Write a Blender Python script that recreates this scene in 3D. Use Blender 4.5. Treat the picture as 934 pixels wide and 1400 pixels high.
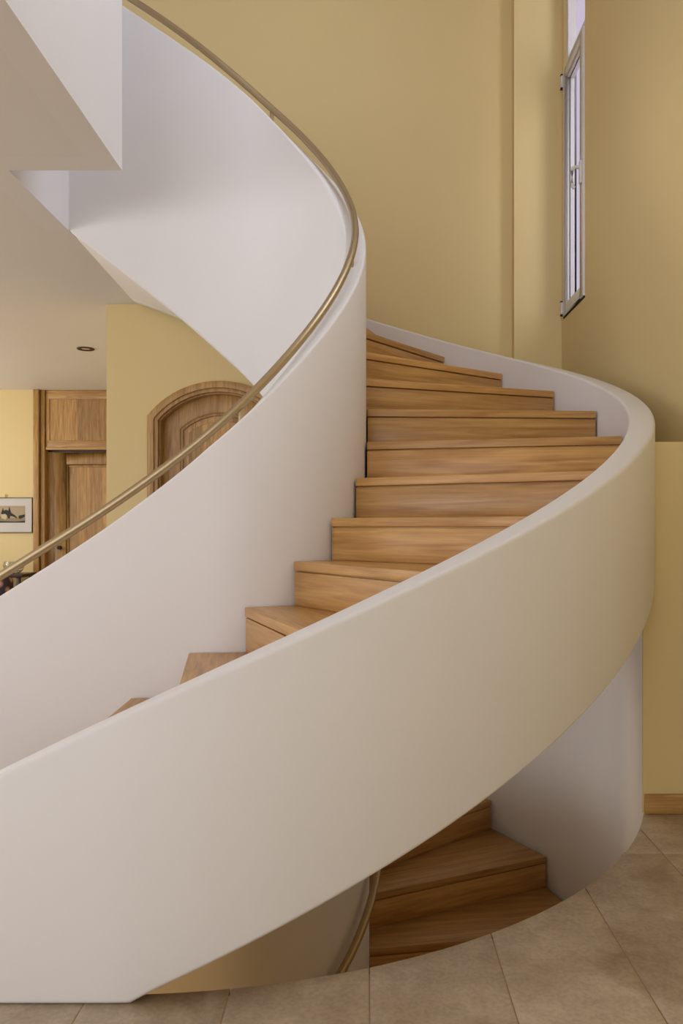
import bpy, bmesh, math, random
from mathutils import Vector, Matrix
random.seed(7)
for o in list(bpy.data.objects): bpy.data.objects.remove(o)
PI = math.pi
S = bpy.context.scene
COL = S.collection

# ------------------------------------------------------------------ camera
E = 1.0685                              # eye height above the stone floor
cam_d = bpy.data.cameras.new('camera'); cam = bpy.data.objects.new('camera', cam_d); COL.objects.link(cam)
cam.location = (0, 0, E); cam.rotation_euler = (PI/2, 0, 0)
cam_d.sensor_fit = 'VERTICAL'; cam_d.sensor_height = 36
cam_d.lens = 1049.32/1400*36
cam_d.shift_x = -33/1400; cam_d.shift_y = 18.2/1400
cam_d.clip_start = 0.02
S.camera = cam
# ------------------------------------------------------------------ world, exposure, daylight
W = bpy.data.worlds.new('overcast_sky'); S.world = W; W.use_nodes = True
bg = W.node_tree.nodes['Background']; bg.inputs[0].default_value = (0.60, 0.53, 0.68, 1); bg.inputs[1].default_value = 1.0
S.view_settings.view_transform = 'Standard'; S.view_settings.look = 'None'
S.view_settings.gamma = 1; S.view_settings.use_curve_mapping = False
S.view_settings.exposure = -0.05

def window_light(name, loc, rot, sx, sy, power, col):
    d = bpy.data.lights.new(name, 'AREA'); d.shape = 'RECTANGLE'; d.size = sx; d.size_y = sy
    d.energy = power; d.color = col
    o = bpy.data.objects.new(name, d); COL.objects.link(o); o.location = loc; o.rotation_euler = rot
    return o
# daylight entering through the hall's garden window (behind the camera), the tall stair window,
# the upper gallery window and the window of the room beyond the stair
YR = -6.0                               # wall behind the camera
window_light('daylight_hall_window', (-3.0, YR-.02, 1.15), (PI/2, 0, 0), 3.6, 1.95, 105, (0.82, 0.89, 1.0))
window_light('daylight_left_window', (-6.04, -2.2, 1.15), (0, -PI/2, 0), 1.9, 3.9, 130, (0.85, 0.90, 1.0))
window_light('daylight_back_room_window', (-6.04, 6.9, 1.5), (0, -PI/2, 0), 1.4, 1.6, 55, (1.0, 0.98, 0.92))
window_light('fill_side_light', (-6.04, 3.0, 1.3), (0, -PI/2, 0), 1.5, 1.7, 45, (1.0, 0.97, 0.93))  # added fill light, brightens the arched door wall; no window known there
window_light('daylight_stair_window', (2.3, 4.0, 3.9), (PI/2, 0, PI/4), 0.5, 2.6, 15, (0.90, 0.94, 1.0))
window_light('daylight_upper_window', (1.60, 2.2, 4.45), (0, PI/2, 0), 1.4, 1.5, 85, (0.66, 0.76, 1.0))
window_light('daylight_gallery_window', (-2.4, YR-.02, 4.2), (PI/2, 0, 0), 3.2, 1.35, 135, (0.97, 0.95, 1.0))

# ------------------------------------------------------------------ plan of the stair
CX, CY = -0.5944, 3.4981                # centre of the turning half circle
RI, RE, RO, ROO, RF = 0.5966, 0.497, 1.6967, 1.7911, 1.75
ZC = 1.534 + E                          # underside of the gallery slab
ZU = 2.93                               # gallery floor
ZT = 5.5                                # roof of the stair hall
YB = 5.33                               # back wall
XR = 1.341                              # right wall
KI, KO = 0.55, 1.7
def pos(t, r, k):
    """plan point at stair parameter t: half circle, carried on by straights to the left"""
    if t < -PI/2: return (CX - k*(-PI/2 - t), CY - r)
    if t > PI/2: return (CX - k*(t - PI/2), CY + r)
    return (CX + r*math.cos(t), CY + r*math.sin(t))
def arc(t):
    """survey values were taken with 0.8 m per radian on the inner straights"""
    return t if abs(t) <= PI/2 else math.copysign(PI/2 + (abs(t)-PI/2)*.8/KI, t)
def table(pts, inner=False):
    if inner: pts = [(arc(t), z) for t, z in pts]
    def f(t):
        if t <= pts[0][0]: a, b = pts[0], pts[1]
        elif t >= pts[-1][0]: a, b = pts[-2], pts[-1]
        else:
            for a, b in zip(pts, pts[1:]):
                if a[0] <= t <= b[0]: break
        return a[1] + (t - a[0])*(b[1] - a[1])/(b[0] - a[0])
    def g(t, h=0.16):                   # smoothed
        n = 8; return sum(f(t + h*(i/n)) for i in range(-n, n+1))/(2*n+1) + E
    return g
outer_top = table([(-1.726,-.573),(-1.558,-.434),(-1.473,-.366),(-1.322,-.258),(-1.14,-.128),(-.82,.084),(-.46,.324),(.31,.806),(.634,.998),(.932,1.188),(1.219,1.379),(1.571,1.61),(2.2,2.05)])
outer_bot = table([(-1.529,-1.061),(-1.411,-.971),(-1.329,-.907),(-1.212,-.824),(-1.099,-.740),(-1.016,-.680),(-.9,-.594),(-.803,-.525),(-.713,-.46),(-.595,-.376),(-.514,-.317),(0,.03),(.5,.37),(1,.72),(1.571,1.12),(1.947,1.405),(2.157,1.534)])
inner_top = table([(-2.556,-.265),(-2.146,-.06),(-1.858,.106),(-1.548,.300),(-1.2,.491),(-.856,.721),(-.247,1.112),(.31,1.47),(.79,1.774),(1.341,2.107),(1.685,2.31),(1.985,2.485),(2.395,2.701),(2.758,2.90)], True)
inner_bot_back = table([(1.0,.345),(1.563,.746),(1.859,.958),(1.971,1.041),(2.373,1.296),(2.758,1.534)], True)
def inner_bot(t):
    a = inner_top(t) - 1.49
    b = inner_bot_back(t)
    if t > 1.5: return b
    if t > 1.0:
        w = (t - 1.0)/.5; return a*(1-w) + b*w
    return a
rail_z = table([(-2.585,-.195),(-2.406,-.105),(-2.089,.052),(-1.833,.196),(-1.622,.323),(-1.383,.446),(-1.184,.562),(-.982,.694),(-.672,.894),(-.368,1.10),(-.193,1.222),(.268,1.50),(.573,1.70),(.947,1.95),(1.379,2.194),(1.753,2.415),(2.062,2.612),(2.351,2.762)], True)

# ------------------------------------------------------------------ materials
def new_mat(name):
    m = bpy.data.materials.new(name); m.use_nodes = True
    nt = m.node_tree; b = nt.nodes['Principled BSDF']; return m, nt, b
def node(nt, kind, **kw):
    n = nt.nodes.new(kind)
    for k, v in kw.items(): setattr(n, k, v)
    return n
def srgb(r, g, b):
    f = lambda c: ((c/255)/12.92 if c/255 <= .04045 else ((c/255+.055)/1.055)**2.4)
    return (f(r), f(g), f(b), 1)
def plain(name, c, rough=.5, metal=0, **kw):
    m, nt, b = new_mat(name); b.inputs['Base Color'].default_value = c
    b.inputs['Roughness'].default_value = rough; b.inputs['Metallic'].default_value = metal
    for k, v in kw.items(): b.inputs[k].default_value = v
    return m
def plaster(name, c, var=.04, rough=.55, bump=.06, scale=3.0):
    m, nt, b = new_mat(name)
    tc = node(nt, 'ShaderNodeTexCoord')
    n1 = node(nt, 'ShaderNodeTexNoise'); n1.inputs['Scale'].default_value = scale; n1.inputs['Detail'].default_value = 5
    nt.links.new(tc.outputs['Object'], n1.inputs['Vector'])
    mx = node(nt, 'ShaderNodeMix', data_type='RGBA')
    mx.inputs['A'].default_value = tuple(x*(1-var) for x in c[:3]) + (1,)
    mx.inputs['B'].default_value = tuple(min(1, x*(1+var)) for x in c[:3]) + (1,)
    nt.links.new(n1.outputs['Fac'], mx.inputs['Factor']); nt.links.new(mx.outputs['Result'], b.inputs['Base Color'])
    n2 = node(nt, 'ShaderNodeTexNoise'); n2.inputs['Scale'].default_value = 55; n2.inputs['Detail'].default_value = 4
    nt.links.new(tc.outputs['Object'], n2.inputs['Vector'])
    bp = node(nt, 'ShaderNodeBump'); bp.inputs['Strength'].default_value = bump; bp.inputs['Distance'].default_value = .004
    nt.links.new(n2.outputs['Fac'], bp.inputs['Height']); nt.links.new(bp.outputs['Normal'], b.inputs['Normal'])
    b.inputs['Roughness'].default_value = rough
    return m
def wood(name, dark, light, axis='X', rough=.34, coat=.25, scale=1.0, tone=.18):
    """oak: stretched grain along one local axis, pores, tone varied per piece"""
    m, nt, b = new_mat(name)
    tc = node(nt, 'ShaderNodeTexCoord'); oi = node(nt, 'ShaderNodeObjectInfo')
    ad = node(nt, 'ShaderNodeVectorMath', operation='MULTIPLY_ADD')
    cmb = node(nt, 'ShaderNodeCombineXYZ')
    for i in range(3): nt.links.new(oi.outputs['Random'], cmb.inputs[i])
    nt.links.new(cmb.outputs[0], ad.inputs[0]); ad.inputs[1].default_value = (17, 23, 31)
    nt.links.new(tc.outputs['Object'], ad.inputs[2])
    mp = node(nt, 'ShaderNodeMapping'); nt.links.new(ad.outputs[0], mp.inputs['Vector'])
    s = {'X': (1.1, 13, 13), 'Y': (13, 1.1, 13), 'Z': (13, 13, 1.1)}[axis]
    mp.inputs['Scale'].default_value = tuple(x*scale for x in s)
    n1 = node(nt, 'ShaderNodeTexNoise'); n1.inputs['Scale'].default_value = 2.2; n1.inputs['Detail'].default_value = 7; n1.inputs['Distortion'].default_value = .8
    nt.links.new(mp.outputs[0], n1.inputs['Vector'])
    mp2 = node(nt, 'ShaderNodeMapping'); nt.links.new(ad.outputs[0], mp2.inputs['Vector'])
    mp2.inputs['Scale'].default_value = tuple(x*scale*6 if x > 2 else x*2*scale for x in s)
    n2 = node(nt, 'ShaderNodeTexNoise'); n2.inputs['Scale'].default_value = 2; n2.inputs['Detail'].default_value = 4
    nt.links.new(mp2.outputs[0], n2.inputs['Vector'])
    sm = node(nt, 'ShaderNodeMath', operation='MULTIPLY_ADD'); sm.inputs[1].default_value = .45
    nt.links.new(n2.outputs['Fac'], sm.inputs[0]); nt.links.new(n1.outputs['Fac'], sm.inputs[2])
    cr = node(nt, 'ShaderNodeValToRGB'); cr.color_ramp.elements[0].position = .48; cr.color_ramp.elements[1].position = .98
    cr.color_ramp.elements[0].color = dark; cr.color_ramp.elements[1].color = light
    nt.links.new(sm.outputs[0], cr.inputs[0])
    hs = node(nt, 'ShaderNodeHueSaturation'); nt.links.new(cr.outputs[0], hs.inputs['Color'])
    mr = node(nt, 'ShaderNodeMapRange'); mr.inputs['To Min'].default_value = 1-tone; mr.inputs['To Max'].default_value = 1+tone*.6
    nt.links.new(oi.outputs['Random'], mr.inputs['Value']); nt.links.new(mr.outputs[0], hs.inputs['Value'])
    nt.links.new(hs.outputs[0], b.inputs['Base Color'])
    bp = node(nt, 'ShaderNodeBump'); bp.inputs['Strength'].default_value = .06; bp.inputs['Distance'].default_value = .003
    nt.links.new(n2.outputs['Fac'], bp.inputs['Height']); nt.links.new(bp.outputs['Normal'], b.inputs['Normal'])
    b.inputs['Roughness'].default_value = rough
    b.inputs['Coat Weight'].default_value = coat; b.inputs['Coat Roughness'].default_value = .22
    return m
def stone(name):
    m, nt, b = new_mat(name)
    tc = node(nt, 'ShaderNodeTexCoord'); oi = node(nt, 'ShaderNodeObjectInfo')
    n1 = node(nt, 'ShaderNodeTexNoise'); n1.inputs['Scale'].default_value = 2.6; n1.inputs['Detail'].default_value = 8; n1.inputs['Roughness'].default_value = .62
    n2 = node(nt, 'ShaderNodeTexNoise'); n2.inputs['Scale'].default_value = 85; n2.inputs['Detail'].default_value = 3
    n3 = node(nt, 'ShaderNodeTexNoise'); n3.inputs['Scale'].default_value = 24; n3.inputs['Detail'].default_value = 5
    for n in (n1, n2, n3): nt.links.new(tc.outputs['Object'], n.inputs['Vector'])
    cr = node(nt, 'ShaderNodeValToRGB')
    cr.color_ramp.elements[0].position = .36; cr.color_ramp.elements[0].color = srgb(176, 156, 131)
    cr.color_ramp.elements[1].position = .62; cr.color_ramp.elements[1].color = srgb(212, 195, 170)
    nt.links.new(n1.outputs['Fac'], cr.inputs[0])
    cr2 = node(nt, 'ShaderNodeValToRGB')
    cr2.color_ramp.elements[0].position = .42; cr2.color_ramp.elements[0].color = (.62, .60, .56, 1)
    cr2.color_ramp.elements[1].position = .57; cr2.color_ramp.elements[1].color = (1, 1, 1, 1)
    sm = node(nt, 'ShaderNodeMath', operation='MULTIPLY_ADD'); sm.inputs[1].default_value = .6
    nt.links.new(n2.outputs['Fac'], sm.inputs[0])
    m3 = node(nt, 'ShaderNodeMath', operation='MULTIPLY'); m3.inputs[1].default_value = .4
    nt.links.new(n3.outputs['Fac'], m3.inputs[0]); nt.links.new(m3.outputs[0], sm.inputs[2])
    nt.links.new(sm.outputs[0], cr2.inputs[0])
    mx = node(nt, 'ShaderNodeMix', data_type='RGBA', blend_type='MULTIPLY'); mx.inputs['Factor'].default_value = .42
    nt.links.new(cr.outputs[0], mx.inputs['A']); nt.links.new(cr2.outputs[0], mx.inputs['B'])
    n4 = node(nt, 'ShaderNodeTexNoise'); n4.inputs['Scale'].default_value = 1.7; n4.inputs['Detail'].default_value = 3; n4.inputs['Distortion'].default_value = .6
    nt.links.new(tc.outputs['Object'], n4.inputs['Vector'])
    cr4 = node(nt, 'ShaderNodeValToRGB'); cr4.color_ramp.elements[0].position = .56; cr4.color_ramp.elements[0].color = (1, 1, 1, 1)
    cr4.color_ramp.elements[1].position = .60; cr4.color_ramp.elements[1].color = (.80, .74, .68, 1)
    nt.links.new(n4.outputs['Fac'], cr4.inputs[0])
    ms = node(nt, 'ShaderNodeMix', data_type='RGBA', blend_type='MULTIPLY'); ms.inputs['Factor'].default_value = .8
    nt.links.new(mx.outputs['Result'], ms.inputs['A']); nt.links.new(cr4.outputs[0], ms.inputs['B'])
    hs = node(nt, 'ShaderNodeHueSaturation'); nt.links.new(ms.outputs['Result'], hs.inputs['Color'])
    mr = node(nt, 'ShaderNodeMapRange'); mr.inputs['To Min'].default_value = .93; mr.inputs['To Max'].default_value = 1.05
    nt.links.new(oi.outputs['Random'], mr.inputs['Value']); nt.links.new(mr.outputs[0], hs.inputs['Value'])
    nt.links.new(hs.outputs[0], b.inputs['Base Color'])
    bp = node(nt, 'ShaderNodeBump'); bp.inputs['Strength'].default_value = .25; bp.inputs['Distance'].default_value = .004
    nt.links.new(sm.outputs[0], bp.inputs['Height']); nt.links.new(bp.outputs['Normal'], b.inputs['Normal'])
    b.inputs['Roughness'].default_value = .5
    return m
M = {}
M['white'] = plaster('white_plaster', srgb(232, 228, 224), .02, .5, .05)
M['yellow'] = plaster('yellow_wall_paint', srgb(227, 204, 146), .025, .6, .03, 1.2)
M['cream'] = plaster('pale_ceiling_paint', srgb(230, 226, 220), .02, .6, .03)
M['oak'] = wood('oak_step', srgb(168, 118, 58), srgb(214, 168, 100), 'X', .42, .12)
M['oak_low'] = M['oak']
M['oakv'] = wood('oak_upright_grain', srgb(156, 110, 54), srgb(210, 168, 100), 'Z', .45, .1, 1.6, .3)
M['oakh'] = wood('oak_level_grain', srgb(158, 112, 56), srgb(208, 166, 102), 'X', .45, .1, 1.6)
M['stone'] = stone('beige_stone')
M['grout'] = plaster('stone_joint', srgb(160, 138, 110), .06, .9)
M['bronze'] = plain('brushed_bronze', srgb(186, 166, 130), .42, 1.0)
M['steel'] = plain('pale_steel', srgb(205, 198, 188), .3, .9)
M['pvc'] = plain('white_window_plastic', srgb(226, 222, 218), .35)
M['gasket'] = plain('dark_rubber', srgb(48, 40, 36), .7)
M['dark'] = plain('dark_recess', srgb(40, 30, 22), .8)
M['darkwood'] = wood('dark_stained_wood', srgb(40, 26, 20), srgb(70, 46, 34), 'X', .4, .2)
m, nt, b = new_mat('clear_glass'); b.inputs['Base Color'].default_value = (1, 1, 1, 1); b.inputs['Roughness'].default_value = 0
b.inputs['Transmission Weight'].default_value = 1; b.inputs['IOR'].default_value = 1.02; M['pane'] = m
m, nt, b = new_mat('drinking_glass'); b.inputs['Roughness'].default_value = .02
b.inputs['Transmission Weight'].default_value = 1; b.inputs['IOR'].default_value = 1.4; M['glass'] = m

# ------------------------------------------------------------------ mesh helpers
def mesh_obj(name, verts, faces, mat, parent=None, loc=None, rotz=0, smooth=False, bevel=0, segs=2, auto=None):
    me = bpy.data.meshes.new(name); me.from_pydata([tuple(v) for v in verts], [], faces)
    bm = bmesh.new(); bm.from_mesh(me)
    bmesh.ops.remove_doubles(bm, verts=bm.verts, dist=1e-6)
    bmesh.ops.recalc_face_normals(bm, faces=bm.faces)
    if bevel:
        ed = [e for e in bm.edges if len(e.link_faces) == 2 and e.calc_face_angle(0) > .6]
        bmesh.ops.bevel(bm, geom=ed, offset=bevel, segments=segs, profile=.5, affect='EDGES', clamp_overlap=True)
    if smooth or bevel:
        for fc in bm.faces: fc.smooth = True
        for e in bm.edges:
            if len(e.link_faces) == 2 and e.calc_face_angle(0) > (auto or .55): e.smooth = False
    bm.to_mesh(me); bm.free()
    me.materials.append(mat) if mat else None
    o = bpy.data.objects.new(name, me); COL.objects.link(o)
    if parent: o.parent = parent
    if loc: o.location = loc
    if rotz: o.rotation_euler[2] = rotz
    return o
def box(v, f, x0, x1, y0, y1, z0, z1):
    n = len(v)
    v += [(x, y, z) for z in (z0, z1) for y in (y0, y1) for x in (x0, x1)]
    f += [tuple(n+i for i in q) for q in ((0,2,3,1),(4,5,7,6),(0,1,5,4),(2,6,7,3),(0,4,6,2),(1,3,7,5))]
def boxes(name, bl, mat, parent=None, **kw):
    v, f = [], []
    for b_ in bl: box(v, f, *b_)
    return mesh_obj(name, v, f, mat, parent, **kw)
def prism(pts, z0, z1, v, f):
    n = len(v); k = len(pts)
    v += [(x, y, z0) for x, y in pts] + [(x, y, z1) for x, y in pts]
    f.append(tuple(n+i for i in reversed(range(k)))); f.append(tuple(n+k+i for i in range(k)))
    for i in range(k): j = (i+1) % k; f.append((n+i, n+j, n+k+j, n+k+i))
def tube(path, r, n=12):
    v, f = [], []
    for i, p in enumerate(path):
        p = Vector(p); a = Vector(path[max(0, i-1)]); c = Vector(path[min(len(path)-1, i+1)])
        d = (c-a).normalized(); u = d.cross(Vector((0,0,1)))
        if u.length < 1e-4: u = Vector((1,0,0))
        u.normalize(); w = u.cross(d)
        for k in range(n):
            an = 2*PI*k/n; v.append(p + u*r*math.cos(an) + w*r*math.sin(an))
    for i in range(len(path)-1):
        for k in range(n):
            a = i*n+k; b_ = i*n+(k+1) % n; f.append((a, b_, b_+n, a+n))
    f.append(tuple(reversed(range(n)))); f.append(tuple(range((len(path)-1)*n, len(path)*n)))
    return v, f
def tag(o, label=None, cat=None, group=None, kind=None):
    if label: o['label'] = label
    if cat: o['category'] = cat
    if group: o['group'] = group
    if kind: o['kind'] = kind
    return o
def empty(name, loc=(0,0,0)):
    o = bpy.data.objects.new(name, None); COL.objects.link(o); o.location = loc; o.empty_display_size = .1
    return o
def struct(o, label, cat): return tag(o, label, cat, kind='structure')
def swept_wall(ts, r0, r1, k0, k1, zb, zt):
    """a wall swept along the stair plan between two radii, with a bottom and a top curve"""
    v, f = [], []
    for t in ts:
        a = pos(t, r0, k0); b_ = pos(t, r1, k1)
        lo, hi = zb(t), zt(t)
        v += [(a[0], a[1], lo), (b_[0], b_[1], lo), (b_[0], b_[1], hi), (a[0], a[1], hi)]
    for i in range(len(ts)-1):
        n = 4*i
        for j in range(4):
            k = (j+1) % 4; f.append((n+j, n+k, n+4+k, n+4+j))
    f.append((0, 1, 2, 3)); e = 4*(len(ts)-1); f.append((e+3, e+2, e+1, e))
    return v, f
def frange(a, b, n): return [a + (b-a)*i/n for i in range(n+1)]

# ------------------------------------------------------------------ structure: floor
XH = -1.269                             # left end of the stair opening in the floor
def hole_y(x, r=RF):
    if x <= XH: return 9
    if x <= CX: return CY - r
    d = r*r - (x-CX)**2
    return CY - math.sqrt(d) if d > 0 else 9
v, f = [], []
prism([(-6, YR), (XH, YR), (XH, 8.9), (-6, 8.9)], -.2, -.0012, v, f)
RS = 1.775
xs = frange(XH, CX, 1) + [CX + RS*math.sin(PI/2*i/48) for i in range(1, 49)] + [XR]
for a, b_ in zip(xs, xs[1:]):
    ya = hole_y(a, RS) if a < CX+RS-1e-6 else CY; yb = hole_y(b_, RS) if b_ < CX+RS-1e-6 else CY
    prism([(a, YR), (b_, YR), (b_, min(yb, CY)), (a, min(ya, CY))], -.2, -.0012, v, f)
prism([(XH, CY+RI+.02), (-.95, CY+RI+.02), (-.95, YB), (XH, YB)], -.2, -.0012, v, f)
floor = struct(mesh_obj('floor', v, f, M['grout']), 'beige stone floor curving around the open stairwell', 'floor')
tile_x = [.009 + .3195*i for i in range(-8, 6)]
rows = {}
for i, (xa, xb) in enumerate(zip(tile_x, tile_x[1:])):
    xb_ = min(xb, XR)
    if xa > XR-.01: continue
    off = 2.496 if xa > .6 else 2.496 + [.0, -.12, .1, -.05, .06][i % 5]
    ys = [off + 1.28*j for j in range(-2, 2)]
    g = .0013
    for ya, yb in zip(ys, ys[1:]):
        yb = min(yb, 2.86)
        x0, x1, y0, y1 = xa+g, xb_-g, ya+g, yb-g
        if y1-y0 < .03: continue
        n = 14; xl = frange(x0, x1, n)
        ym = [min(y1, hole_y(x)) for x in xl]
        if max(ym) <= y0+.004: continue
        vv, ff = [], []
        for a, b_, ha, hb in zip(xl, xl[1:], ym, ym[1:]):
            ha, hb = max(ha, y0), max(hb, y0)
            if ha-y0 < 1e-4 and hb-y0 < 1e-4: continue
            k = len(vv)
            vv += [(a, y0, -.012), (b_, y0, -.012), (b_, hb, -.012), (a, ha, -.012), (a, y0, 0), (b_, y0, 0), (b_, hb, 0), (a, ha, 0)]
            ff += [(k+4, k+5, k+6, k+7), (k, k+1, k+5, k+4), (k+2, k+3, k+7, k+6)]
        ff += [(0, 4, 7, 3), (len(vv)-7, len(vv)-6, len(vv)-2, len(vv)-3)]
        mesh_obj('stone_tile', vv, ff, M['stone'], floor, bevel=.002)
# rest of the hall floor, out of the tiled stretch
boxes('stone_paving', [(-6, tile_x[0]-.003, YR, 2.9, -.012, 0), (tile_x[0]-.003, XH, 2.862, 8.9, -.012, 0), (-6, tile_x[0]-.003, 2.9, 8.9, -.012, 0), (XH, -.95, CY+RI+.02, YB, -.012, 0)], M['stone'], floor)
boxes('stone_paving', [(tile_x[0], XR, YR, -.1, -.012, 0)], M['stone'], floor)

# ------------------------------------------------------------------ structure: walls
DCX, DW, DCROWN, DR = -1.016*YB/5.33, .498, 1.0*YB/5.33 + E, .632     # arched door: centre, half width, crown, radius
def arch(d, n=24):
    """outline of the door arch inset by d, from the left foot over the crown to the right foot"""
    w, r, zc = DW-d, DR-d, DCROWN-DR
    a = math.acos(w/r)
    return [(DCX-w, 0)] + [(DCX - r*math.cos(a+(PI-2*a)*i/n), zc + r*math.sin(a+(PI-2*a)*i/n)) for i in range(n+1)] + [(DCX+w, 0)]
XL_B = -1.80*YB/5.33
def hole_wall(name, x0, x1, y0, y1, zt, hole, mat):
    """wall with an arched opening"""
    v, f = [], []
    cols = [((x0, 0), (hole[0][0], 0))] + [(a, b_) for a, b_ in zip(hole[1:-1], hole[2:-1])] + [((hole[-1][0], 0), (x1, 0))]
    for a, b_ in cols:
        n = len(v)
        v += [(a[0], y0, a[1]), (b_[0], y0, b_[1]), (b_[0], y0, zt), (a[0], y0, zt), (a[0], y1, a[1]), (b_[0], y1, b_[1]), (b_[0], y1, zt), (a[0], y1, zt)]
        f += [(n, n+1, n+2, n+3), (n+5, n+4, n+7, n+6), (n, n+4, n+5, n+1), (n+3, n+2, n+6, n+7)]
        if a[1] == 0: f += [(n, n+3, n+7, n+4), (n+1, n+5, n+6, n+2)]
    return mesh_obj(name, v, f, mat)
wb = struct(hole_wall('wall_back', XL_B, XR+.07, YB, YB+.22, ZT, arch(.05), M['yellow']), 'tall yellow wall behind the staircase with an arched doorway', 'wall')
struct(boxes('trim_1', [(1.016, XR, 5.25, YB, 0, ZT)], M['yellow']), 'shallow yellow pilaster beside the tall window', 'pilaster')
WY0, WY1, WZ0, WZ1, WZM = 4.69, 5.19, 1.395+E, 5.3, 3.055+E
struct(boxes('wall_right', [(XR, XR+.3, YR, 1.45, 0, ZT), (XR, XR+.3, 2.95, 3.9, 0, ZT), (XR, XR+.07, 3.9, WY0, 0, ZT), (XR, XR+.3, 1.45, 2.95, 0, 3.75), (XR, XR+.3, 1.45, 2.95, 5.15, ZT), (XR, XR+.07, WY1, YB, 0, ZT), (XR, XR+.07, WY0, WY1, 0, WZ0), (XR, XR+.07, WY0, WY1, WZ1, ZT)], M['yellow']),
       'yellow side wall of the stairwell holding the tall narrow window', 'wall')
# low wall filling the corner between the round stairwell and the side wall
YP, ZP = 2.85, .31 + E
v, f = [], []
th0 = math.asin((YP-CY)/1.7895)
pts = [(CX+1.7895*math.cos(t), CY+1.7895*math.sin(t)) for t in frange(th0, .5, 14)]
prism(pts + [(XR-.002, pts[-1][1]), (XR-.002, YP)], 0, ZP, v, f)
box(v, f, 1.031, pts[0][0]+.02, YP+.0004, YP+.0105, 0, .845)
lowwall = struct(mesh_obj('wall_right_low', v, f, M['yellow'], smooth=True), 'low yellow wall with a flat ledge beside the round stairwell', 'wall')
struct(boxes('baseboard_right', [(1.034, XR-.003, YP-.014, YP-.0005, .001, .072)], M['oakh'], bevel=.003), 'brown oak baseboard at the foot of the low yellow wall', 'baseboard')
# round white wall of the well: from the cellar up to the underside of the upper flight
ts = frange(-2.1, -.364, 40)
v, f = swept_wall(ts, RF, 1.79, KO, KO, lambda t: -2.6, lambda t: -.2)
ts2 = frange(-.364, 1.2, 60)
v2, f2 = swept_wall(ts2, RF, 1.788, KO, KO, lambda t: -2.6, lambda t: max(.1, outer_bot(t)-.002))
n = len(v); v += v2; f += [tuple(n+i for i in q) for q in f2]
v2, f2 = swept_wall(frange(1.2, 2.1, 20), RF, 1.788, KO, KO, lambda t: -2.6, lambda t: -.21)
n = len(v); v += v2; f += [tuple(n+i for i in q) for q in f2]
struct(mesh_obj('wall_stairwell', v, f, M['white'], smooth=True), 'round white wall of the stairwell under the upper flight', 'wall')
struct(boxes('floor_cellar', [(-4, 2, 1.2, 6, -2.75, -2.6)], M['stone']), 'stone cellar floor at the foot of the lower flight', 'floor')
struct(boxes('wall_cellar', [(-4, -3.9, 1.3, 5.8, -2.6, -.2), (-4, XH-.05, 1.2, 1.3, -2.6, -.2), (-4, XH-.05, 5.8, 5.9, -2.6, -.2), (XH-.06, XH-.04, 1.3, 1.7, -2.6, -.2), (XH-.06, XH-.04, 5.3, 5.8, -2.6, -.2)], M['yellow']), 'yellow wall of the cellar below the stair', 'wall')
# hall shell
struct(boxes('wall_front', [(-6, XR+.3, YR-.2, YR, 0, .15), (-6, -4.9, YR-.2, YR, .15, 2.15), (-1.1, XR+.3, YR-.2, YR, .15, 2.15), (-6, XR+.3, YR-.2, YR, 2.15, 3.5), (-6, -4.05, YR-.2, YR, 3.5, 4.9), (-.75, XR+.3, YR-.2, YR, 3.5, 4.9), (-6, XR+.3, YR-.2, YR, 4.9, ZT)], M['white']), 'white hall wall with windows facing the staircase', 'wall')
struct(boxes('wall_left', [(-6.2, -6, YR, -4.2, 0, ZT), (-6.2, -6, -.2, 2.1, 0, ZT), (-6.2, -6, 3.9, 6.05, 0, ZT), (-6.2, -6, 2.1, 3.9, 0, .5), (-6.2, -6, 2.1, 3.9, 2.1, ZT), (-6.2, -6, 7.75, 8.9, 0, ZT), (-6.2, -6, 6.05, 7.75, 0, .75), (-6.2, -6, 6.05, 7.75, 2.25, ZT), (-6.2, -6, -4.2, -.2, 0, .15), (-6.2, -6, -4.2, -.2, 2.15, ZT)], M['white']), 'white wall at the side of the back room', 'wall')
YF = 8.7
struct(boxes('wall_far', [(-6, -3.74, YF, YF+.2, 0, ZC), (-2.4, XL_B+.3, YF, YF+.2, 0, ZC)], M['yellow']), 'yellow end wall of the back room with the framed picture', 'wall')
struct(boxes('wall_passage', [(XL_B, XL_B+.2, YB+.22, YF, 0, ZC)], M['yellow']), 'yellow passage wall beyond the arched door', 'wall')
struct(boxes('ceiling', [(-6, -1.665, 3.198, CY+RE, ZC, ZU), (-6, -1.545, CY+RE, YB, ZC, ZU), (-6, -1.173, -.62, 3.198, ZC, ZU), (-6, XR, YR, -.62, ZC, ZU), (-6, XL_B, YB, 8.9, ZC, ZU)], M['cream']), 'pale ceiling under the upper gallery', 'ceiling')
struct(boxes('ceiling_stairwell', [(-6.2, XR+.3, YR-.2, YB+.22, ZT, ZT+.2)], M['cream']), 'high ceiling over the staircase', 'ceiling')
ZPAR = 3.9
struct(boxes('wall_gallery', [(-1.173, -1.053, -.62, 3.318, ZC, ZPAR), (-1.665, -1.545, 3.318, CY+RE, ZC, ZPAR), (-1.665, -1.173, 3.198, 3.318, ZC, ZPAR), (-1.053, XR, -.62, -.5, ZC, ZU+.06)], M['white']),
       'white parapet of the upper gallery stepping around the stair void', 'parapet')

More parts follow.
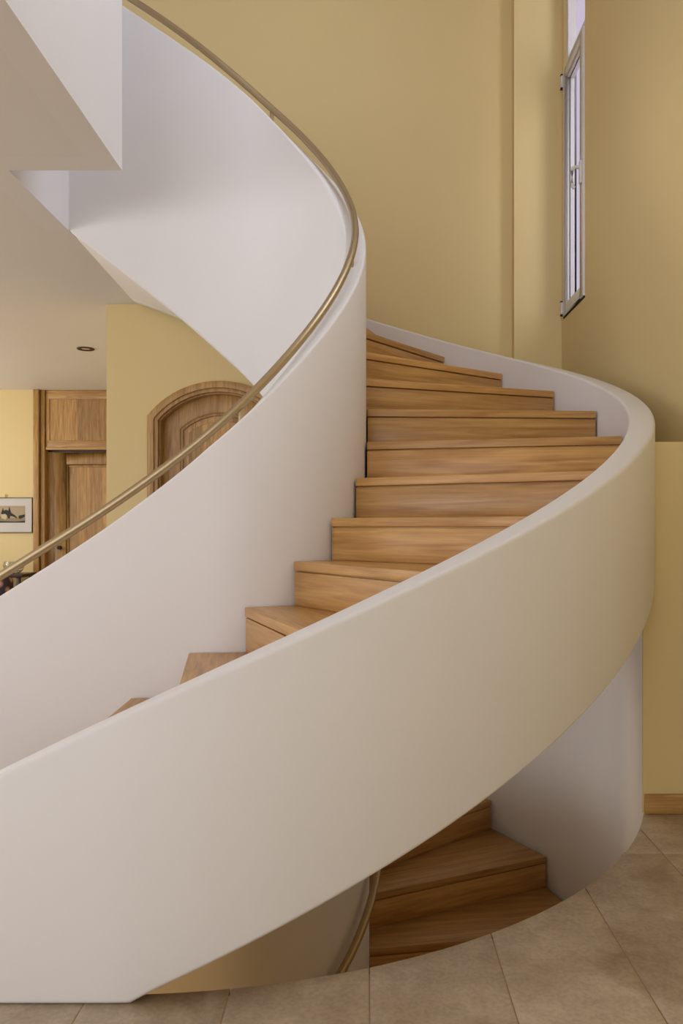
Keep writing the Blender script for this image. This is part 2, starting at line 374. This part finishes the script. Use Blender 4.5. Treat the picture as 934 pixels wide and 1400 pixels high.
# ------------------------------------------------------------------ upper flight
stair = tag(empty('spiral_staircase', (CX, CY, 0)), 'white walled spiral staircase with oak steps rising from the stone floor', 'staircase')
def unparent_build(name, v, f, mat, parent, **kw):
    p = parent.location
    return mesh_obj(name, [(a[0]-p[0], a[1]-p[1], a[2]-p[2]) for a in v], f, mat, parent, **kw)
ts = frange(-2.1, 2.157, 150)
v, f = swept_wall(ts, RO, ROO, KO, KO, lambda t: max(.0005, outer_bot(t)) if t > -1.53 else .0005, outer_top)
unparent_build('outer_balustrade', v, f, M['white'], stair, bevel=.012, segs=3)
T_END = arc(2.758)
ts = frange(arc(-2.72), arc(2.89), 190)
v, f = swept_wall(ts, RE, RI, KI, KI, lambda t: max(.002, inner_bot(t)) if t < T_END else ZC+.012, lambda t: inner_top(t, .3))
unparent_build('inner_balustrade', v, f, M['white'], stair, bevel=.012, segs=3)
# soffit: the smooth white underside between the two walls
v, f = [], []
n = 130; NA = 10
for i in range(n+1):
    q = i/n
    to_ = -1.52 + q*(2.157+1.52)
    ti_ = to_ if to_ < PI/2 else PI/2 + (to_-PI/2)*(T_END-PI/2)/(2.157-PI/2)
    a = pos(ti_, RI-.002, KI); b_ = pos(to_, RO+.002, KO); za = max(.004, inner_bot(ti_)+.004); zb = outer_bot(to_)+.004
    if to_ > 2.15: za = zb = ZC+.001
    for j in range(NA+1):
        w = j/NA; v.append((a[0]+(b_[0]-a[0])*w, a[1]+(b_[1]-a[1])*w, za+(zb-za)*w))
m1 = len(v); v += [(x, y, z+.06) for x, y, z in v]
for i in range(n):
    for j in range(NA):
        k = i*(NA+1)+j; q = (k, k+1, k+NA+2, k+NA+1); f.append(q); f.append(tuple(m1+x for x in reversed(q)))
unparent_build('soffit', v, f, M['white'], stair, smooth=True)

RH = .17
def step(parent, pi, po, ni, no_, z, nosing=.034, gap=.006, proud=.004, mat=None):
    """one tread and its riser; pi/po the nosing ends in plan, ni/no_ those of the next step"""
    pi, po, ni, no_ = (Vector((p[0], p[1])) for p in (pi, po, ni, no_))
    d = (po-pi); L = d.length; d.normalize(); ang = math.atan2(d.y, d.x); up = Vector((-d.y, d.x))
    loc = lambda p: ((p-pi).dot(d), (p-pi).dot(up))
    e = .011
    a = (e, 0); b_ = (L-e, 0); c = loc(no_); g = loc(ni)
    c = (c[0]-e*(c[0]-g[0])/max(.01, math.hypot(c[0]-g[0], c[1]-g[1])), c[1]+.03); g = (g[0]+e, g[1]+.03)
    p0 = parent.location; o3 = (pi.x-p0[0], pi.y-p0[1], z-p0[2])
    # tread with an outer edge that follows the curved wall
    v, f = [], []; prism([a, b_, c, g], -nosing, 0, v, f)
    t = mesh_obj('tread', v, f, mat, parent, loc=o3, rotz=ang, bevel=.003)
    v, f = [], []; box(v, f, e, L-e, proud, proud+.022, -RH+.0005, -nosing-gap)
    box(v, f, e, L-e, proud+.015, proud+.0215, -nosing-gap-.004, -nosing)
    r = mesh_obj('riser', v, f, mat, parent, loc=o3, rotz=ang, bevel=.002)
    return t
TI = {-6: -2.46, -5: -2.194, -4: -1.932, -3: -1.663, -2: -1.348, -1: -1.028}
for k in range(0, 8): TI[k] = -.723 + .2976*k - .0073*k*k
TI.update({8: 1.20, 9: 1.39, 10: 1.58, 11: 1.80, 12: 2.06})
TO = {k: -.7175 + .2616*k + .0005*k*k for k in range(-4, 13)}
TO[-4] = -1.72; TO[-5] = -1.863; TO[-6] = -1.986; TO[11] = 2.0; TO[12] = 2.12; TO[10] = 1.84
TI = {k: arc(t) for k, t in TI.items()}
Z0 = .0296 + E
for k in range(-6, 12):
    step(stair, pos(TI[k], RI, KI), pos(TO[k], RO, KO), pos(TI[k+1], RI, KI), pos(TO[k+1], RO, KO), Z0 + RH*k, mat=M['oak'])
# bronze handrail carried by flat brackets on the inner wall
RM = (RE+RI)/2
path = [(*pos(t, RM, KI), rail_z(t, .3)) for t in frange(arc(-2.66), arc(2.7), 190)]
v, f = tube(path, .017, 14)
rail = unparent_build('handrail', v, f, M['bronze'], stair, smooth=True, auto=1.0)
for t in (arc(-2.62), -1.36, -.19, 1.385, arc(2.55)):
    x, y = pos(t, RM, KI); zb = inner_top(t, .3)-.02; zt = rail_z(t, .3)-.012
    v, f = [], []; box(v, f, -.010, .010, -.004, .004, zb, zt)
    tt = t if abs(t) < PI/2 else math.copysign(PI/2, t)
    b_ = mesh_obj('bracket', v, f, M['bronze'], None, bevel=.0015)
    b_.parent = rail; b_.location = (x-CX, y-CY, 0); b_.rotation_euler[2] = tt+PI/2

# ------------------------------------------------------------------ cellar fill light: added out of view to warm the lower flight
lamp = tag(empty('cellar_fill_light', (-2.3, 2.3, -.2)), 'added warm globe light in the cellar, out of view', 'lamp')
v, f = tube([(0, 0, 0), (0, 0, -.3)], .008, 8); mesh_obj('stem', v, f, M['bronze'], lamp)
v, f = [], []
for i in range(13):
    for k in range(20): v.append((.09*math.sin(PI*i/12+1e-4)*math.cos(2*PI*k/20), .09*math.sin(PI*i/12+1e-4)*math.sin(2*PI*k/20), -.38+.09*math.cos(PI*i/12)))
for i in range(12):
    for k in range(20): a = i*20+k; b_ = i*20+(k+1) % 20; f.append((a, b_, b_+20, a+20))
gm = plain('fill_light_glow', (1, .9, .7, 1)); gb = gm.node_tree.nodes['Principled BSDF']  # glow of the added cellar light
gb.inputs['Emission Color'].default_value = (1, .72, .36, 1); gb.inputs['Emission Strength'].default_value = 110
mesh_obj('globe', v, f, gm, lamp, smooth=True)

# ------------------------------------------------------------------ lower flight
low = tag(empty('spiral_staircase', (CX, CY, -2.6)), 'lower oak flight winding down below the stone floor', 'staircase')
ZA, TA = -1.816 + E, .4212
RC = .611
v, f = [], []
ts = frange(-2.0, 2.0, 90)
v, f = swept_wall(ts, RC-.1, RC, KI, KI, lambda t: -2.6, lambda t: -.05)
unparent_build('core_wall', v, f, M['white'], low, smooth=True)
for k in range(-8, 5):
    a, b_ = TA + .2616*k, TA + .2616*(k+1)
    if k == 4: b_ = TA + .2616*4.7
    step(low, pos(a, RC, KI), pos(a, RF-.001, KO), pos(b_, RC, KI), pos(b_, RF-.001, KO), ZA + RH*k, mat=M['oak_low'])
v, f = swept_wall(frange(TA-.2616*8, TA+.2616*4.6, 60), RC-.001, RF+.001, KI, KO, lambda t: max(-2.6, ZA+(t-TA)/.2616*RH-.5), lambda t: max(-2.55, ZA+(t-TA)/.2616*RH-.22))
unparent_build('soffit', v, f, M['white'], low, smooth=True)
path = [(*pos(t, .656, KI), E - 1.532 + .5*(t+.2)) for t in frange(-1.7, .9, 60)]
v, f = tube(path, .017, 14)
lrail = unparent_build('handrail', v, f, M['bronze'], low, smooth=True, auto=1.0)
for t in (-1.35, .35):
    x, y = pos(t, .656, KI); x1, y1 = pos(t, RC-.005, KI); z = E - 1.532 + .5*(t+.2)
    v, f = tube([(x, y, z-.014), (x, y, z-.05), (x1, y1, z-.06)], .006, 8)
    b_ = unparent_build('bracket', v, f, M['bronze'], low, smooth=True); b_.parent = lrail

# ------------------------------------------------------------------ arched door
def arch_ring(d0, d1, y0, y1, mat, name, parent, bevel=0):
    A, B = arch(d0), arch(d1); v, f = [], []
    for (p, q) in zip(A, B): v += [(p[0], y0, p[1]), (q[0], y0, q[1]), (q[0], y1, q[1]), (p[0], y1, p[1])]
    for i in range(len(A)-1):
        n = 4*i
        for j in range(4): k = (j+1) % 4; f.append((n+j, n+k, n+4+k, n+4+j))
    f += [(3, 2, 1, 0), tuple(4*(len(A)-1)+i for i in range(4))]
    return mesh_obj(name, [(x-DCX, y-YB, z) for x, y, z in v], f, mat, parent, bevel=bevel)
door = tag(empty('door_1', (DCX, YB, 0)), 'arched oak door in the yellow wall behind the handrail', 'door', kind='structure')
arch_ring(0, .047, YB-.022, YB+.02, M['oakv'], 'casing', door, .004)
arch_ring(.047, .074, YB-.012, YB+.05, M['oakv'], 'inner_casing', door, .004)
arch_ring(.070, .083, YB+.02, YB+.13, M['oakv'], 'jamb', door, .002)
leaf = arch_ring(.078, .205, YB+.085, YB+.125, M['oakv'], 'door_leaf', door, .003)
arch_ring(.203, .226, YB+.09, YB+.12, M['oakv'], 'panel_moulding', door, .005).name = 'panel_moulding'
def arch_z(x, d):
    w, r, zc = DW-d, DR-d, DCROWN-DR
    return zc + math.sqrt(max(1e-6, r*r - min(abs(x-DCX), w)**2))
px = DCX-(DW-.222)
while px < DCX+DW-.222-.01:
    pw = min(.088, DCX+DW-.222-px); n = 6
    v, f = [], []
    xl = frange(px+.0006, px+pw-.0006, n)
    for x in xl:
        z = arch_z(x, .222); v += [(x, YB+.104, .1), (x, YB+.104, z), (x, YB+.122, z), (x, YB+.122, .1)]
    for i in range(n):
        for j in range(4): k = (j+1) % 4; f.append((4*i+j, 4*i+k, 4*i+4+k, 4*i+4+j))
    f += [(3, 2, 1, 0), tuple(4*n+i for i in range(4))]
    mesh_obj('plank', [(x-DCX, y-YB, z) for x, y, z in v], f, M['oakv'], door)
    px += pw
px = DCX-(DW-.262)
while px < DCX+DW-.262-.01:
    pw = min(.088, DCX+DW-.262-px); n = 6
    v, f = [], []
    for x in frange(px+.0005, px+pw-.0005, n):
        z = arch_z(x, .262); v += [(x, YB+.097, .15), (x, YB+.097, z-.004), (x, YB+.105, z), (x, YB+.105, .15)]
    for i in range(n):
        for j in range(4): k = (j+1) % 4; f.append((4*i+j, 4*i+k, 4*i+4+k, 4*i+4+j))
    f += [(3, 2, 1, 0), tuple(4*n+i for i in range(4))]
    mesh_obj('raised_plank', [(x-DCX, y-YB, z) for x, y, z in v], f, M['oakv'], door)
    px += pw

# ------------------------------------------------------------------ tall oak door in the far wall
P2 = (-3.3, YF, 0)
d2 = tag(empty('door_2', P2), 'oak door with a boarded panel above it beside the framed picture', 'door', kind='structure')
def d2box(name, bl, mat=None, parent=d2, **kw):
    return boxes(name, [(a-P2[0], b_-P2[0], c-YF, d-YF, e, g) for a, b_, c, d, e, g in bl], mat or M['oakv'], parent, **kw)
XD0, XD1 = -3.75, -2.42
d2box('casing', [(XD0, XD0+.062, YF-.05, YF+.1, 0, ZC-.002)], bevel=.004)
d2box('casing', [(XD0+.072, XD0+.118, YF-.02, YF+.1, 0, ZC-.002)], bevel=.004)
d2box('jamb', [(XD0+.118, XD0+.19, YF+.06, YF+.12, 0, 1.905)], bevel=.003)
d2box('casing', [(XD1-.06, XD1, YF-.05, YF+.1, 0, ZC-.002)], bevel=.004)
d2box('backing', [(XD0+.02, XD1-.02, YF+.1, YF+.14, 0, ZC-.002)], M['darkwood'])
d2box('transom_rail', [(XD0+.125, XD1-.06, YF-.012, YF+.07, 1.925, 1.955)], M['oakh'], bevel=.005)
d2box('transom_rail', [(XD0+.125, XD1-.06, YF+.0, YF+.07, 1.955, 2.03)], M['oakh'], bevel=.002)
d2box('transom_rail', [(XD0+.125, XD1-.06, YF+.0, YF+.07, 2.50, ZC-.003)], M['oakh'], bevel=.002)
d2box('transom_stile', [(XD0+.125, XD0+.165, YF+.0, YF+.07, 2.03, 2.50)], bevel=.002)
xx = XD0+.165
for i, w in enumerate((.165, .15, .165, .15, .16, .16, .12)):
    x1 = min(xx+w, XD1-.06)
    if x1-xx > .02: d2box('plank', [(xx+.0006, x1-.0006, YF+.008, YF+.06, 2.031, 2.499)])
    xx += w
leaf2 = d2box('door_leaf', [(XD0+.19, XD0+.335, YF+.055, YF+.1, .01, 1.90), (XD0+.335, XD1-.06, YF+.055, YF+.1, 1.765, 1.90), (XD0+.335, XD1-.06, YF+.055, YF+.1, .01, .2)], bevel=.003)
d2box('panel_moulding', [(XD0+.335, XD0+.36, YF+.062, YF+.1, .2, 1.765), (XD0+.36, XD1-.06, YF+.062, YF+.1, 1.735, 1.765)], bevel=.006)
xx = XD0+.36
for i, w in enumerate((.085, .16, .13, .15, .13, .15, .13)):
    x1 = min(xx+w, XD1-.06)
    if x1-xx > .02: d2box('plank', [(xx+.0006, x1-.0006, YF+.075, YF+.098, .2, 1.735)])
    xx += w
v, f = tube([(XD0+.262, YF+.056, .815), (XD0+.262, YF+.02, .815)], .022, 12)
mesh_obj('door_knob', [(a[0]-P2[0], a[1]-YF, a[2]) for a in v], f, M['dark'], d2, smooth=True, auto=.8)

# ------------------------------------------------------------------ tall stair window
win = tag(empty('window_1', (XR, (WY0+WY1)/2, WZ0)), 'tall narrow white window with an opening lower sash and lever handle', 'window', kind='structure')
wp = win.location
def wbox(name, bl, mat, parent=win, **kw):
    return boxes(name, [(a-wp[0], b_-wp[0], c-wp[1], d-wp[1], e-wp[2], g-wp[2]) for a, b_, c, d, e, g in bl], mat, parent, **kw)
def frame_boxes(x0, x1, y0, y1, z0, z1, w):
    return [(x0, x1, y0, y0+w, z0, z1), (x0, x1, y1-w, y1, z0, z1), (x0, x1, y0+w, y1-w, z0, z0+w), (x0, x1, y0+w, y1-w, z1-w, z1)]
fx = XR + .004
wbox('outer_frame', frame_boxes(fx+.012, fx+.07, WY0+.001, WY1-.001, WZ0+.001, WZM+.03, .045) + frame_boxes(fx+.012, fx+.07, WY0+.001, WY1-.001, WZM+.03, WZ1-.001, .05), M['pvc'], bevel=.003)
sash = wbox('sash', frame_boxes(fx-.016, fx+.045, WY0+.004, WY1-.012, WZ0+.012, WZM, .068), M['pvc'], bevel=.005)
def sub(o, parent):
    o.parent = parent; return o
wbox('glazing_bead', frame_boxes(fx-.006, fx+.045, WY0+.070, WY1-.078, WZ0+.078, WZM-.066, .016), M['pvc'], sash, bevel=.003)
wbox('gasket', frame_boxes(fx+.010, fx+.014, WY0+.085, WY1-.093, WZ0+.093, WZM-.081, .004), M['gasket'], sash)
wbox('pane', [(fx+.018, fx+.022, WY0+.07, WY1-.075, WZ0+.07, WZM-.06)], M['pane'], sash)
wbox('pane', [(fx+.03, fx+.034, WY0+.045, WY1-.045, WZM+.07, WZ1-.045)], M['pane'])
wbox('seal', [(fx-.010, fx+.02, WY0+.006, WY1-.004, WZ0+.001, WZ0+.011)], M['gasket'])
for z in (WZ0+.03, WZM-.10):
    h = wbox('hinge', [(fx-.028, fx-.002, WY1-.016, WY1+.004, z, z+.08)], M['pvc'], bevel=.004)
    wbox('hinge_cap', [(fx-.029, fx-.001, WY1-.017, WY1+.005, z-.012, z-.003), (fx-.029, fx-.001, WY1-.017, WY1+.005, z+.083, z+.088)], M['gasket'], h)
hz = (718.2-238)/1049.3*4.75 + E
hy = WY0+.036
hd = wbox('handle', [(fx-.030, fx-.014, hy-.016, hy+.016, hz-.07, hz+.07)], M['pvc'], bevel=.006, segs=3)
v, f = tube([(fx-.02, hy, hz+.03), (fx-.055, hy, hz+.032), (fx-.068, hy, hz+.024), (fx-.074, hy, hz+.008), (fx-.074, hy, hz-.07), (fx-.070, hy, hz-.088), (fx-.058, hy, hz-.098)], .011, 10)
mesh_obj('lever', [(a[0]-wp[0], a[1]-wp[1], a[2]-wp[2]) for a in v], f, M['pvc'], hd, smooth=True, auto=1.2)

w5 = tag(empty('window_5', (-6.1, -2.2, .15)), 'wide white framed window of the ground floor hall', 'window', kind='structure')
boxes('frame', [(-.03, .03, y, y+.06, 0, 2.0) for y in (-2, -.68, .64, 1.94)] + [(-.03, .03, -1.94, 1.94, 0, .06), (-.03, .03, -1.94, 1.94, 1.94, 2.0)], M['pvc'], w5)
w7 = tag(empty('window_7', (-6.1, 3.0, .5)), 'added white frame around the unseen side fill light', 'window', kind='structure')  # added opening and frame, only there to carry the side fill light
boxes('frame', [(-.03, .03, -.9, -.84, 0, 1.6), (-.03, .03, .84, .9, 0, 1.6), (-.03, .03, -.84, .84, 0, .06), (-.03, .03, -.84, .84, 1.54, 1.6), (-.03, .03, -.03, .03, .06, 1.54)], M['pvc'], w7)
w6 = tag(empty('window_6', (-6.1, 6.9, .75)), 'white framed window of the back room', 'window', kind='structure')
boxes('frame', [(-.03, .03, -.85, -.79, 0, 1.5), (-.03, .03, .79, .85, 0, 1.5), (-.03, .03, -.79, .79, 0, .06), (-.03, .03, -.79, .79, 1.44, 1.5), (-.03, .03, -.03, .03, .06, 1.44)], M['pvc'], w6)
w2 = tag(empty('window_2', (XR, 2.2, 3.75)), 'white framed upper window high over the hall', 'window', kind='structure')
boxes('frame', [(.1, .16, -.75, -.69, 0, 1.4), (.1, .16, .69, .75, 0, 1.4), (.1, .16, -.69, .69, 0, .06), (.1, .16, -.69, .69, 1.34, 1.4), (.1, .16, -.03, .03, .06, 1.34)], M['pvc'], w2, bevel=.004)
for i, (xa, xb, zb, zt) in enumerate(((-4.9, -1.1, .15, 2.15), (-4.05, -.75, 3.5, 4.9))):
    w3 = tag(empty('window_%d' % (3+i), ((xa+xb)/2, YR-.1, zb)), ('white framed garden window of the ground floor hall', 'white framed window of the upper gallery')[i], 'window', kind='structure')
    hw = (xb-xa)/2
    boxes('frame', [(x, x+.06, -.03, .03, 0, zt-zb) for x in (-hw, -hw/3-.03, hw/3-.03, hw-.06)] + [(-hw+.06, hw-.06, -.03, .03, 0, .06), (-hw+.06, hw-.06, -.03, .03, zt-zb-.06, zt-zb)], M['pvc'], w3)
# ------------------------------------------------------------------ things in the back room
XP, ZPc, YPc = -4.02, .115 + E, YF - .004
pic = tag(empty('framed_picture', (XP, YPc, ZPc-.2)), 'framed print of dark roofs and trees hanging beside the oak door', 'picture')
def pbox(name, bl, mat, **kw): return boxes(name, [(a, b_, -d, -c, e, g) for a, b_, c, d, e, g in bl], mat, pic, **kw)
PW, PH = .25, .40
pbox('frame', [(-PW, PW, 0, .022, 0, .008), (-PW, PW, 0, .022, PH-.008, PH), (-PW, -PW+.008, 0, .022, .008, PH-.008), (PW-.008, PW, 0, .022, .008, PH-.008)], plain('dark_gilt', srgb(112, 88, 50), .4, .6), bevel=.002)
pbox('mat_board', [(-PW+.006, PW-.006, .002, .010, .006, PH-.006)], plain('pale_mat_board', srgb(208, 205, 200), .8))
a0, a1, b0, b1 = -.18, .165, .115, .305
pbox('print', [(a0, a1, .0101, .0112, b0, b1)], plain('print_sky', srgb(178, 158, 128), .8))
def poly(name, pts, mat, dep):
    v = [(x, -dep, z) for x, z in pts] + [(x, -dep+.0008, z) for x, z in pts]; k = len(pts)
    f = [tuple(range(k)), tuple(reversed(range(k, 2*k)))] + [(i, i+k, (i+1) % k + k, (i+1) % k) for i in range(k)]
    return mesh_obj(name, v, f, mat, pic)
ink = plain('print_ink', srgb(52, 48, 46), .8)
poly('print_ground', [(a0, b0), (a1, b0), (a1, b0+.052), (a0, b0+.05)], plain('print_ground', srgb(150, 132, 104), .8), .0116)
poly('print_shore', [(a0, b0), (a1, b0), (a1, b0+.022), (.05, b0+.012), (a0, b0+.02)], ink, .0119)
poly('print_roofs', [(-.11,.215),(-.10,.24),(-.085,.285),(-.075,.25),(-.05,.262),(-.025,.25),(-.012,.30),(.0,.255),(.01,.225),(.05,.20),(.08,.17),(.07,.165),(.03,.185),(.0,.19),(-.01,.16),(-.03,.165),(-.04,.20),(-.06,.215),(-.09,.21)], ink, .0119)
poly('print_house', [(-.10,.165),(-.10,.205),(-.06,.212),(-.045,.19),(-.05,.15)], plain('print_house', srgb(200, 190, 150), .8), .0118)
poly('print_tree', [(.09,.168),(.095,.195),(.12,.20),(.15,.205),(.163,.215),(.163,.18),(.13,.165),(.11,.158)], ink, .0119)
poly('print_tree', [(a0+.002,.155),(a0+.002,.215),(-.15,.20),(-.125,.195),(-.11,.17),(-.14,.16)], ink, .0119)
v, f = tube([(-.06, -.008, PH-.003), (-.06, -.008, PH+.035)], .005, 8); mesh_obj('hook', v, f, M['bronze'], pic, smooth=True, auto=.8)

spot = tag(empty('recessed_ceiling_light', (-2.43, 6.66, ZC)), 'small round bronze downlight set in the pale ceiling', 'ceiling light')
def ring(name, prof, mat, parent, n=28):
    v, f = [], []
    for r, z in prof:
        for k in range(n): v.append((r*math.cos(2*PI*k/n), r*math.sin(2*PI*k/n), z))
    for i in range(len(prof)-1):
        for k in range(n): a = i*n+k; b_ = i*n+(k+1) % n; f.append((a, b_, b_+n, a+n))
    return mesh_obj(name, v, f, mat, parent, smooth=True)
ring('bezel', [(.074, .0), (.072, -.008), (.055, -.010), (.036, -.004), (.034, .0)], plain('dark_bronze', srgb(70, 56, 34), .5, .3), spot)
ring('lens', [(.036, -.003), (.02, -.006), (.0005, -.007)], plain('pale_lens', srgb(215, 205, 180), .3), spot)

# low dark console with a glass on it, patterned armchair in front of it
cons = tag(empty('console_table', (-4.45, 8.45, 0)), 'low dark wooden console table under the framed picture', 'table')
boxes('table_top', [(-.75, .75, -.2, .2, .505, .54)], M['darkwood'], cons, bevel=.004)
for sx in (-.7, .7):
    for sy in (-.16, .16): boxes('leg', [(sx-.02, sx+.02, sy-.02, sy+.02, 0, .505)], M['darkwood'], cons, bevel=.003)
bowl = ring('glass_bowl', [(.0005, 0), (.05, 0), (.09, .03), (.11, .09), (.10, .13), (.096, .13), (.105, .09), (.085, .034), (.048, .006), (.0005, .006)], M['glass'], None)
bowl.location = (-3.86, 8.42, .541); tag(bowl, 'clear glass bowl standing on the dark console table', 'bowl')
m, nt, b = new_mat('dark_floral_fabric')
tc = node(nt, 'ShaderNodeTexCoord'); vo = node(nt, 'ShaderNodeTexVoronoi'); vo.inputs['Scale'].default_value = 13
nt.links.new(tc.outputs['Object'], vo.inputs['Vector']); cr = node(nt, 'ShaderNodeValToRGB')
cr.color_ramp.elements[0].position = .12; cr.color_ramp.elements[0].color = srgb(205, 150, 135)
cr.color_ramp.elements[1].position = .5; cr.color_ramp.elements[1].color = srgb(58, 44, 52)
nt.links.new(vo.outputs['Distance'], cr.inputs[0]); nt.links.new(cr.outputs[0], b.inputs['Base Color']); b.inputs['Roughness'].default_value = .9
M['floral'] = m
ch = tag(empty('armchair', (-3.62, 7.4, 0)), 'low armchair in dark floral fabric in front of the console table', 'armchair')
boxes('seat', [(-.32, .32, -.3, .3, .12, .38)], M['floral'], ch, bevel=.05, segs=4)
boxes('backrest', [(-.36, .36, -.42, -.26, .12, .60)], M['floral'], ch, bevel=.05, segs=4)
for s in (-1, 1): boxes('armrest', [(s*.39-.07, s*.39+.07, -.36, .3, .12, .5)], M['floral'], ch, bevel=.045, segs=4)
for sx in (-.36, .36):
    for sy in (-.32, .24): boxes('leg', [(sx-.022, sx+.022, sy-.022, sy+.022, 0, .125)], M['darkwood'], ch, bevel=.004)
